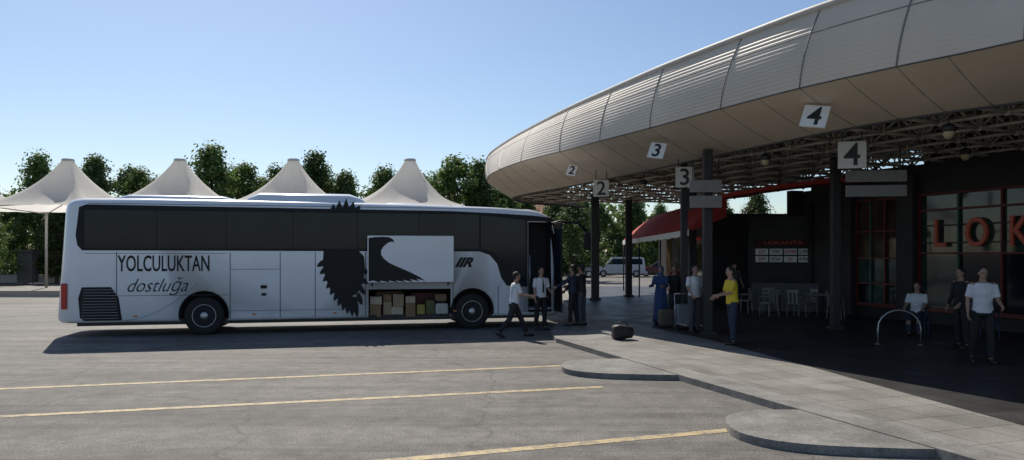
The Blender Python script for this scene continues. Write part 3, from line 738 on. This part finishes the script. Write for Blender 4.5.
# ------------------------------------------------------------------ people
def person(loc,yaw,H,lab,shirt,trouser,hair='short',sleeve='short',legs=((0,4),(0,4)),arms=((5,12,8),(5,12,8)),lean=2,dress=None,scarf=None,skin='skin',headyaw=0,build=1.0,tie=None):
    s=H/1.75; D=math.radians
    root=top('person',lab,'person',loc,yaw)
    root.scale=(s,s,s)
    sp_dir=Vector((0,math.sin(D(lean)),math.cos(D(lean)))); fw=Vector((0,math.cos(D(lean)),-math.sin(D(lean)))); X=Vector((1,0,0))
    pel=Vector((0,0,0.95)); J={}
    for i,(side,(ha,kb)) in enumerate(zip((-1,1),legs)):
        hip=pel+Vector((side*0.095,0,-0.03)); a=D(ha)
        d1=Vector((side*0.05,math.sin(a),-math.cos(a))).normalized(); knee=hip+d1*0.43
        a2=D(ha-kb); d2=Vector((side*0.0,math.sin(a2),-math.cos(a2))); ank=knee+d2*0.41
        pit=max(0,-(ha-kb))*0.7; pr=D(-pit); fd=Vector((side*0.12,math.cos(pr),math.sin(pr))).normalized()
        J[side]=(hip,knee,ank,fd)
    low=min(min(J[q][2].z-0.085,(J[q][2]+J[q][3]*0.15).z-0.075) for q in (-1,1))
    lift=Vector((0,0,-low)) 
    pel=pel+lift
    for q in (-1,1): J[q]=(J[q][0]+lift,J[q][1]+lift,J[q][2]+lift,J[q][3])
    sh0=pel+sp_dir*0.47; Aj={}
    for side,(sa,so,ef) in zip((-1,1),arms):
        shp=sh0+X*side*0.175*build; a=D(sa)
        d=Vector((side*math.sin(D(so)),math.sin(a)*math.cos(D(so)),-math.cos(a)*math.cos(D(so)))).normalized(); elb=shp+d*0.28
        a2=D(sa+ef); d2=Vector((side*math.sin(D(so))*0.4-side*0.12*math.sin(D(ef)),math.sin(a2),-math.cos(a2))).normalized(); wr=elb+d2*0.24
        Aj[side]=(shp,elb,wr,d2)
    def torso(b,grow,lo,hi,mi=0):
        secs=[(-0.10,.13,.10),(-0.04,.155,.115),(0.03,.158,.115),(.12,.142,.105),(.22,.145,.108),(.33,.163,.115),(.42,.168,.108),(.475,.150,.092),(.505,.105,.075),(.53,.062,.06),(.60,.054,.056)]
        R=[]
        for dd,w,h in secs:
            if dd<lo or dd>hi: continue
            w=w*build+grow; h=h*build+grow; c=pel+sp_dir*dd
            R.append([c+X*math.cos(t)*w+fw*math.sin(t)*h for t in [2*math.pi*q/16 for q in range(16)]])
        b.rings(R,mi)
    b=MB([M[skin]]); torso(b,0,-1,1)
    for q in (-1,1):
        hip,knee,ank,fd=J[q]
        cm=knee.lerp(ank,0.3)-fd*0.012
        b.tube([hip,hip.lerp(knee,0.5),knee,cm,knee.lerp(ank,0.7),ank],[.082,.072,.053,.054,.042,.036],n=10,round_=True)
        b.tube([ank-fd*0.04+Vector((0,0,-0.045)),ank+fd*0.15+Vector((0,0,-0.055))],[.034,.03],n=8,round_=True)
        shp,elb,wr,d2=Aj[q]
        b.tube([shp,shp.lerp(elb,0.5),elb,elb.lerp(wr,0.35),wr],[.050,.043,.036,.035,.025],n=10,round_=True)
        wide=d2.cross(X).normalized()
        b.tube([wr,wr+d2*0.04,wr+d2*0.085],[.026,.040,.038],n=8,round_=True,flat=0.42,flatdir=wide)
        for k,(off,ln) in enumerate(((.030,.070),(.010,.080),(-.010,.075),(-.029,.058))):
            base=wr+d2*0.085+wide*off; cur=-X*q
            m1=base+d2*ln*0.5+cur*0.008; tp=m1+d2*ln*0.4+cur*0.028
            b.tube([base-d2*0.02,m1,tp],[.0105,.0098,.0085],n=6,round_=True)
        tb=wr+d2*0.03+wide*0.03
        b.tube([tb-wide*0.01,tb+wide*0.025+d2*0.03-X*q*0.006,tb+wide*0.032+d2*0.06-X*q*0.018],[.0125,.011,.0095],n=6,round_=True)
    hy=D(headyaw); hf=(fw*math.cos(hy)+X*math.sin(hy)).normalized(); hr=hf.cross(sp_dir).normalized(); hc=pel+sp_dir*0.675
    HR=Matrix((hr,hf,sp_dir)).transposed()
    b.ell(hc+sp_dir*0.02,(.074,.093,.098),rot=HR,seg=18,rg=12); b.ell(hc+hf*0.022-sp_dir*0.045,(.055,.066,.066),rot=HR)
    b.ell(hc+hf*0.094-sp_dir*0.012,(.012,.018,.022),rot=HR,seg=8,rg=6); b.ell(hc+hf*0.082-sp_dir*0.055,(.024,.012,.010),rot=HR,seg=8,rg=6)
    for q in (-1,1): b.ell(hc+hr*q*0.075-hf*0.005,(.010,.018,.030),rot=HR,seg=8,rg=6)
    body=b.done('body',root)
    md=body.modifiers.new('r','REMESH'); md.mode='VOXEL'; md.voxel_size=0.0085; md.use_smooth_shade=True
    sm=body.modifiers.new('s','SMOOTH'); sm.factor=0.5; sm.iterations=2
    obs=[body]
    for q in (-1,1):
        e=MB([cmat('eye_dark',(0.03,0.02,0.02),0.2)]); e.ell(hc+hf*0.086+hr*q*0.030+sp_dir*0.008,(.013,.008,.008),rot=HR,seg=8,rg=6); e.done('eye',root)
    if not dress:
        b=MB([trouser]); torso(b,0.012,-1,0.04)
        for q in (-1,1):
            hip,knee,ank,fd=J[q]; end=ank+(knee-ank).normalized()*0.015
            b.tube([hip+Vector((0,0,.02)),hip.lerp(knee,0.5),knee,knee.lerp(ank,0.5),end],[.098,.088,.072,.066,.060],n=12)
        o=b.done('trousers',root); obs.append(o); md=o.modifiers.new('r','REMESH'); md.mode='VOXEL'; md.voxel_size=0.014; md.use_smooth_shade=True
    else:
        b=MB([dress]); R=[]
        for z,w,h in ((0.08,.24,.22),(0.3,.225,.20),(0.6,.20,.17),(0.85,.185,.15),(1.0,.17,.135),(1.1,.155,.125)):
            R.append([Vector((math.cos(t)*(w+0.012*math.sin(7*t)),math.sin(t)*(h+0.012*math.sin(7*t)),z)) for t in [2*math.pi*q/28 for q in range(28)]])
        b.rings(R); b.done('long_skirt',root)
    b=MB([shirt]); torso(b,0.018,-0.07 if not dress else -0.11,0.51)
    for q in (-1,1):
        shp,elb,wr,d2=Aj[q]
        if sleeve=='short': pts=[shp,shp.lerp(elb,0.5),shp.lerp(elb,0.85)]; rd=[.066,.062,.060]
        else: pts=[shp,shp.lerp(elb,0.5),elb,elb.lerp(wr,0.5),elb.lerp(wr,0.95)]; rd=[.066,.058,.050,.045,.038]
        b.tube(pts,rd,n=12,round_=False)
    o=b.done('shirt' if not dress else 'coat',root); obs.append(o); md=o.modifiers.new('r','REMESH'); md.mode='VOXEL'; md.voxel_size=0.013; md.use_smooth_shade=True
    for q in (-1,1):
        b=MB([M['shoe']]); hip,knee,ank,fd=J[q]; dn=Vector((0,0,-1))
        b.tube([ank-fd*0.055+dn*0.045,ank+fd*0.05+dn*0.048,ank+fd*0.17+dn*0.055],[.042,.046,.038],n=10,round_=True,flat=1.0); b.done('shoe',root)
    if scarf:
        b=MB([scarf]); b.ell(hc+sp_dir*0.022-hf*0.014,(.092,.100,.118),rot=HR); b.tube([hc-sp_dir*0.07-hf*0.01,pel+sp_dir*0.52,pel+sp_dir*0.44],[.085,.10,.15],n=12); b.done('headscarf',root)
    elif hair:
        b=MB([M['hair']]); b.ell(hc+sp_dir*0.040-hf*0.018,(.082,.094,.090),rot=HR,seg=16,rg=10)
        b.ell(hc-sp_dir*0.01-hf*0.045,(.072,.058,.075),rot=HR)
        b.done('hair',root)
    if tie:
        b=MB([tie]); b.tube([pel+sp_dir*0.47+fw*0.115,pel+sp_dir*0.3+fw*0.138,pel+sp_dir*0.1+fw*0.135],[.014,.026,.030],n=6,flat=0.35,flatdir=(1,0,0)); b.done('necktie',root)
    bpy.context.view_layer.update(); dg=bpy.context.evaluated_depsgraph_get()
    for o in obs:
        me=bpy.data.meshes.new_from_object(o.evaluated_get(dg)); mt=list(o.data.materials); o.modifiers.clear(); o.data=me
        if not me.materials:
            for m_ in mt: me.materials.append(m_)
        for p in me.polygons: p.use_smooth=True
    return root
ck=dict(bump=0.8,bscale=9,var=0.12)
white=cmat('white_cotton',(0.70,0.71,0.74),**ck); blackc=cmat('black_cloth',(0.015,0.015,0.018),**ck); navy=cmat('navy_cloth',(0.02,0.03,0.06),**ck); grey=cmat('grey_cloth',(0.07,0.07,0.08),**ck)
yel=cmat('yellow_cotton',(0.66,0.50,0.03),**ck); blue=cmat('blue_dress',(0.025,0.055,0.16),**ck); brown=cmat('brown_cloth',(0.07,0.05,0.035),**ck)
rt=math.radians
person((0.05,19.15,0),rt(-80),1.74,'man in white shirt and black trousers walking with arm bent',white,blackc,legs=((28,6),(-20,22)),arms=((-18,8,15),(22,10,60)),lean=6)
person((0.80,21.0,0.0),rt(-150),1.76,'man in white shirt and dark tie standing beside the bus door',white,blackc,legs=((3,3),(-2,4)),arms=((10,8,50),(0,8,12)),tie=blackc)
person((1.72,21.2,0.1),rt(75),1.72,'man in dark shirt reaching an arm towards the bus door',navy,blackc,legs=((6,4),(-6,5)),arms=((45,8,20),(12,8,40)),sleeve='long')
person((1.98,21.35,0.1),rt(60),1.74,'person in black clothes standing close beside another passenger',blackc,grey,sleeve='long',arms=((20,10,60),(5,10,20)))
person((4.27,21.5,F),rt(150),1.68,'woman in long blue dress and headscarf standing on the platform',blue,blue,dress=blue,scarf=cmat('scarf_blue',(0.05,0.08,0.16)),sleeve='long',arms=((20,10,70),(20,10,70)))
person((4.72,19.4,F),rt(200),1.74,'man in white shirt and dark trousers partly behind a column',white,grey,arms=((5,10,15),(10,14,40)),legs=((0,4),(6,10)))
person((4.75,21.9,F),rt(160),1.70,'person in dark clothes waiting beside luggage trolley',blackc,grey,arms=((5,10,15),(10,14,40)))
person((4.92,16.75,0.104),rt(95),1.74,'man in yellow T-shirt and dark trousers holding hands forward',yel,navy,arms=((18,6,62),(14,6,55)),legs=((4,5),(-4,4)),lean=4)
person((8.72,13.9,F),rt(165),1.78,'man in white T-shirt and dark trousers standing on shaded paving',white,blackc,arms=((12,10,55),(-4,14,20)),legs=((6,4),(-8,8)))
person((9.65,16.1,F),rt(100),1.72,'person in dark clothes standing near restaurant front',blackc,blackc,arms=((10,10,35),(5,10,20)),sleeve='long')
person((10.05,18.6,F),rt(140),1.68,'person in white top seated on a blue chair',white,navy,legs=((85,88),(82,86)),arms=((25,10,50),(25,10,50)))
person((8.0,27.0,F),rt(190),1.70,'person in grey shirt standing in front of the kiosk',grey,brown,arms=((10,10,30),(5,10,20)))
person((6.0,27.5,F),rt(170),1.70,'person in dark red top waiting on the platform',cmat('dark_red_cloth',(0.2,0.03,0.03)),blackc,arms=((10,10,30),(5,10,20)))
def suitcase(loc,rz,m,lab,sz=(0.42,0.26,0.62)):
    r=top('suitcase',lab,'suitcase',loc,rz)
    b=MB([m]); b.box((0,0,sz[2]/2+0.05),sz,0,0.05); 
    for k in (-0.12,0,0.12): b.box((k,-sz[1]/2-0.002,sz[2]/2+0.05),(0.02,0.012,sz[2]*0.75),0,0.003)
    b.done('shell',r)
    b=MB([M['darkmetal']]); b.tube([(-0.1,0.08,sz[2]),(-0.1,0.08,sz[2]+0.35),(0.1,0.08,sz[2]+0.35),(0.1,0.08,sz[2])],0.01,n=6); b.done('pull_handle',r)
    for x in (-1,1):
        b=MB([M['rubber']]); b.lathe([(0.03,-0.015),(0.03,0.015)],(x*sz[0]*0.38,0,0.03),'Y',n=12); b.done('castor',r)
suitcase((4.62,20.3,F),0.3,cmat('silver_shell',(0.2,0.21,0.23),0.4),'silver wheeled suitcase standing on the platform')
suitcase((4.95,20.9,F),-0.3,cmat('navy_shell',(0.03,0.04,0.09),0.4),'dark blue wheeled suitcase standing on the platform')
suitcase((4.25,20.7,F),0.1,cmat('carton_shell',(0.12,0.09,0.06),0.6),'brown suitcase standing on the platform',(0.4,0.3,0.45))
tr=top('luggage_trolley','metal luggage trolley with upright frame on the platform','trolley',(4.7,19.85,F),0.2)
b=MB([M['alu']]); b.box((0,0,0.16),(0.5,0.75,0.03),0,0.008)
for x in (-0.24,0.24): b.tube([(x,0.36,0.12),(x,0.42,0.95)],0.018,n=6)
b.tube([(-0.24,0.42,0.95),(0.24,0.42,0.95)],0.022,n=6); b.tube([(-0.24,0.40,0.6),(0.24,0.40,0.6)],0.012,n=6); b.done('trolley_frame',tr)
for x,y in ((-0.22,0.3),(0.22,0.3),(0,-0.3)):
    b=MB([M['rubber']]); b.lathe([(0.07,-0.02),(0.07,0.02)],(0,0,0),'Y',n=14); w=b.done('trolley_wheel',tr,(x,y,0.07),math.pi/2)
hb=top('duffel_bag','black duffel bag lying on the kerb paving','bag',(2.62,17.75,0.104),0.2)
b=MB([cmat('black_nylon',(0.012,0.012,0.014),0.6,bump=0.6,scale=9)]); 
R=[]
for x,f in ((-0.25,0.5),(-0.23,0.85),(-0.1,1.0),(0.08,0.92),(0.2,0.86),(0.25,0.5)):
    R.append([(x,0.16*f*math.copysign(abs(math.cos(t))**0.55,math.cos(t)),0.17+0.17*f*math.copysign(abs(math.sin(t))**0.55,math.sin(t))*(1.12 if x<0 else 0.95)) for t in [2*math.pi*q/16 for q in range(16)]])
b.rings(R); b.done('bag_body',hb)
b=MB([M['black']]); b.tube([(-0.15,0,0.33),(-0.08,0.02,0.42),(0.07,0.02,0.41),(0.14,0,0.32)],0.012,n=6); b.done('carry_handle',hb)
# ------------------------------------------------------------------ tensile tents
def tent():
    r=top('tensile_canopy','white conical tensile membrane canopy on steel posts','canopy',(0,0,0),group='row of tensile membrane canopies')
    b=MB([M['tent']]); hw=3.48; R=[]
    N=48
    for k in range(15):
        v=k/14; ring=[]
        for q in range(N):
            t=2*math.pi*q/N
            c,s_=math.cos(t),math.sin(t); sq=1/max(abs(c),abs(s_))
            sc=1-0.05*(1-abs(math.sin(2*t)))
            rsq=hw*sq*sc; rc=0.32
            w=(1-v)
            rad=rc+(rsq-rc)*(w*0.75+0.25*w*w)
            z=4.85+2.90*(v**1.9*0.72+0.28*v)+ (1-v)**2*0.08*(1-abs(math.sin(2*t)))
            z+=0.02*math.cos(16*t)*(1-v)
            ring.append((rad*c,rad*s_,z))
        R.append(ring)
    b.rings(R,cap=False); b.done('membrane',r)
    b=MB([M['signgrey']]); b.lathe([(0.34,7.70),(0.36,7.78),(0.33,7.86),(0.05,7.90)],(0,0,0),'Z',n=20); b.done('peak_cap',r)
    b=MB([M['steel']]); b.tube([(0,0,7.8),(0,0,5.2)],0.06,n=8)
    for dx,dy in ((1,1),(1,-1),(-1,1),(-1,-1)):
        b.tube([(dx*hw*0.97,dy*hw*0.97,0),(dx*hw*0.97,dy*hw*0.97,4.85)],0.07,n=8); b.tube([(dx*hw*0.97,dy*hw*0.97,4.75),(0,0,5.3)],0.035,n=6)
    b.done('steel_frame',r)
    return r
TX=[(68-512)*0.06,(180-512)*0.06,(293.5-512)*0.06,(410-512)*0.06,(-45-512)*0.06]
t_=tent(); t_.location=(TX[0],45,0)
for x in TX[1:]: copy_thing(t_,(x,45,0),0)
# ------------------------------------------------------------------ trees
def treemesh(seed,rx,H):
    rnd=random.Random(seed)
    tb=MB([M['bark']]); top_=Vector((rnd.uniform(-.3,.3),rnd.uniform(-.3,.3),H*0.8))
    tb.tube([(0,0,0),(0.05,0,H*0.15),top_*0.5,top_],[.2,.16,.11,.03],n=8)
    cl=[]
    for k in range(115):
        z=rnd.uniform(0.12,1.0); prof=math.sin(min(1,(z-0.06)/0.36)*math.pi/2)*(1-max(0,(z-0.40)/0.6)**1.3)
        rad=rx*prof*math.sqrt(rnd.uniform(0.10,1.0))*rnd.uniform(0.75,1.3); a=rnd.uniform(0,2*math.pi)
        cl.append(Vector((rad*math.cos(a),rad*math.sin(a),z*H*0.96)))
    for c in cl[:22]:
        st=Vector((0.0,0,max(H*0.12,c.z*0.7-0.5))); tb.tube([st,st.lerp(c,0.5)+Vector((0,0,-0.1)),c],[.06,.04,.012],n=5)
    lb=bmesh.new()
    for c in cl:
        cr_=rnd.uniform(0.35,0.95)
        for q in range(105):
            d=Vector((rnd.gauss(0,1),rnd.gauss(0,1),rnd.gauss(0,0.85))); d.normalize(); p=c+d*cr_*rnd.uniform(0.2,1.2)
            n=(d+Vector((rnd.uniform(-.8,.8),rnd.uniform(-.8,.8),rnd.uniform(-.3,.9)))).normalized(); u=n.orthogonal().normalized(); v=n.cross(u); an=rnd.uniform(0,6.28)
            u,v=u*math.cos(an)+v*math.sin(an),v*math.cos(an)-u*math.sin(an); sz=rnd.uniform(0.08,0.17)
            lb.faces.new([lb.verts.new(p+u*sz),lb.verts.new(p+v*sz*0.6),lb.verts.new(p-u*sz),lb.verts.new(p-v*sz*0.6)])
    me=bpy.data.meshes.new('crown'); lb.to_mesh(me); lb.free(); me.materials.append(M['leaf'])
    return tb,me
protos=[]
for i,(rx) in enumerate((2.8,3.4,2.3,4.0)):
    tb,me=treemesh(30+i,rx,10.0)
    r=top('tree','tall leafy green tree behind the parking area','tree',(0,0,0),group='trees around the terminal')
    tb.done('trunk',r); o=bpy.data.objects.new('crown',me); COL.objects.link(o); o.parent=r
    protos.append(r)
TREES=[(-37.8,60,10.3),(-40.8,57,8.3),(-43.6,60,9.4),(-33.4,60,10.2),(-30.8,62,9.3),(-28.4,60,8.3),(-24.0,60,11.0),(-22.0,62,9.8),(-19.4,60,8.2),(-15.7,60,10.4),(-13.4,60,8.8),(-10.4,62,9.4),(-7.3,60,8.6),(-4.4,58,9.8),(-2.6,59,9.6),(-0.8,61,8.6),(1.2,63,7.2),(3.6,64,6.9),
 (6.5,84,8.4),(10,86,8.2),(13.5,84,8.8),(17,86,8.0),(20.5,84,9.0),(24,86,9),(28,86,9.5),(5.0,60,6.6),(8.6,92,9.5),(15,92,9.8),
 (-35.5,70,10.4),(-26,72,10.6),(-18,72,10.0),(-12,74,9.8),(-1,76,9.8),(4.0,78,8.0),(-46,66,8.5),(-39.5,66,9.8),(-31,68,9.6),(-36.5,52,5.0),(-34,56,6.0),(-6,68,9.6),(-9,66,8.8),(-22,70,10.4),(-43,70,9),(-28.8,68,9.2),(-15,68,9.6),(-3.2,70,10.4)]
rnd=random.Random(3)
for k,(x,y,h) in enumerate(TREES):
    sc=h/10.0; wsc=sc*rnd.uniform(0.9,1.25)
    if k<4:
        p=protos[k]; p.location=(x,y,0); p.scale=(wsc,wsc,sc); p.rotation_euler=(0,0,rnd.uniform(0,6))
    else: copy_thing(protos[(k*7+k//3)%4],(x,y,0),rnd.uniform(0,6.28),(wsc,wsc,sc))
def hedge(x0,x1,y,h,name='hedge'):
    lb=bmesh.new(); rn=random.Random(int(x0*10)+5)
    n=int((x1-x0)*260)
    for k in range(n):
        p=Vector((rn.uniform(x0,x1),y+rn.uniform(-0.8,0.8),rn.uniform(0.05,h*(0.85+0.2*math.sin(k*0.01+x0)))))
        nn=Vector((rn.gauss(0,1),rn.gauss(0,1),rn.gauss(0.4,1))).normalized(); u=nn.orthogonal().normalized(); v=nn.cross(u); sz=rn.uniform(0.1,0.2)
        lb.faces.new([lb.verts.new(p+u*sz),lb.verts.new(p+v*sz*.7),lb.verts.new(p-u*sz),lb.verts.new(p-v*sz*.7)])
    me=bpy.data.meshes.new(name); lb.to_mesh(me); lb.free(); me.materials.append(M['hedge'])
    o=bpy.data.objects.new(name,me); COL.objects.link(o); tag(o,'clipped green hedge along the far edge of the car park','hedge'); return o
hedge(-52,-26,63,2.4); hedge(-26,-2,66,3.0); hedge(-2,32,82,2.6)
lb=bmesh.new(); rn=random.Random(9)
for k in range(26000):
    x=rn.uniform(-150,150); y=rn.uniform(120,135); hh=8.5+2.0*math.sin(x*0.13)+1.5*math.sin(x*0.37+1)+rn.uniform(-1,1)
    p=Vector((x,y,hh*rn.random()**0.7)); nn=Vector((rn.gauss(0,1),rn.gauss(0,1),rn.gauss(0.4,1))).normalized(); u=nn.orthogonal().normalized(); v=nn.cross(u); sz=rn.uniform(0.35,0.8)
    lb.faces.new([lb.verts.new(p+u*sz),lb.verts.new(p+v*sz*.7),lb.verts.new(p-u*sz),lb.verts.new(p-v*sz*.7)])
me=bpy.data.meshes.new('distant_woodland'); lb.to_mesh(me); lb.free(); me.materials.append(M['hedge'])
o=bpy.data.objects.new('distant_woodland',me); COL.objects.link(o); tag(o,'belt of distant green trees beyond the car park','woodland'); o['kind']='stuff'
b=MB([M['render']]); b.box((-40,57,0.3),(26,0.3,0.6),0,0.02); tag(b.done('low_wall'),'low pale rendered wall in front of the hedge','wall')
b=MB([cmat('dark_booth',(0.12,0.12,0.11))]); b.box((0,0,1.2),(1.1,0.8,2.2),0,0.02); b.box((0,0,2.4),(1.3,1.0,0.15),0,0.02); tag(b.done('ticket_booth',None,(-35.5,55,0)),'small dark booth beside the low wall','booth')
hs=top('distant_house','pale house with red tiled roof beyond the trees','house',(2.2,95,0))
b=MB([M['render']]); b.box((0,0,3.6),(9,8,7.2)); b.done('wall',hs)
b=MB([M['roofred']]); b.rings([[(-5,-4.5,7.2),(5,-4.5,7.2),(5,0,9.4),(-5,0,9.4)],[(-5,4.5,7.2),(5,4.5,7.2),(5,0.05,9.4),(-5,0.05,9.4)]],smooth=False); b.done('roof',hs)
for x in (-3,0,3):
    b=MB([M['glass']]); b.box((x,-4.02,5.4),(1.1,0.06,1.3)); b.done('window',hs)
# ------------------------------------------------------------------ cars
def car(loc,rz,m,lab,Lc=4.4,Hc=1.5,van=False):
    r=top('parked_car' if not van else 'parked_van',lab,'car' if not van else 'van',loc,rz)
    hw=0.88; b=MB([m]); h=Hc
    if van: prof=[(-Lc/2,.35),(-Lc/2,.95),(-Lc/2+.12,h*0.97),(-Lc/2+.35,h),(0.7,h),(1.35,h*0.62),(Lc/2-.1,h*0.52),(Lc/2,.55),(Lc/2,.35)]
    else: prof=[(-Lc/2,.35),(-Lc/2,.8),(-Lc/2+.3,.95),(-1.35,h*0.96),(-0.9,h),(0.2,h),(1.0,.97),(Lc/2-.25,.82),(Lc/2,.6),(Lc/2,.35)]
    R=[]
    for y in (-hw,-hw*0.97,hw*0.97,hw):
        R.append([(x,y*(1-0.12*max(0,z-0.9)),z) for x,z in prof])
    b.rings(R,smooth=False); b.done('body',r)
    wp=[(x,z) for x,z in (((-Lc/2+.3,h*.92),(0.62,h*.92),(1.15,h*.64),(-Lc/2+.25,h*.64)) if van else ((-1.25,h*.92),(0.15,h*.93),(0.8,1.0),(-1.7,1.0)))]
    for sy in (-1,1):
        b=MB([M['glass']]); b.face([(x,sy*(hw*(1-0.12*max(0,z-0.9))+0.012),z) for x,z in wp]); b.done('side_window',r)
        for x in (-Lc/2+.85,Lc/2-.85):
            b=MB([M['rubber'],M['alu']]); b.lathe([(.2,-.1),(.33,-.1),(.34,0),(.33,.1),(.2,.1)],(x,sy*.82,.34),n=20); b.lathe([(.2,-.11),(.2,.11)],(x,sy*.82,.34),mi=1,n=16); b.done('wheel',r)
        b=MB([M['plastic']]); b.box((Lc/2-.03,sy*.62,.68),(.08,.3,.14),0,.02); b.done('headlight',r)
    return r
car((10.3,72,0),rt(175),cmat('white_van_paint',(0.62,0.6,0.6),0.3,coat=.5),'white minivan parked beyond the platform',4.8,1.9,True)
car((14.6,74,0),rt(170),cmat('dark_maroon_paint',(0.10,0.02,0.025),0.3,coat=.5),'dark red car parked beyond the platform')
car((5.6,70,0),rt(190),cmat('silver_car_paint',(0.35,0.36,0.38),0.3,coat=.5),'silver car parked beyond the platform')
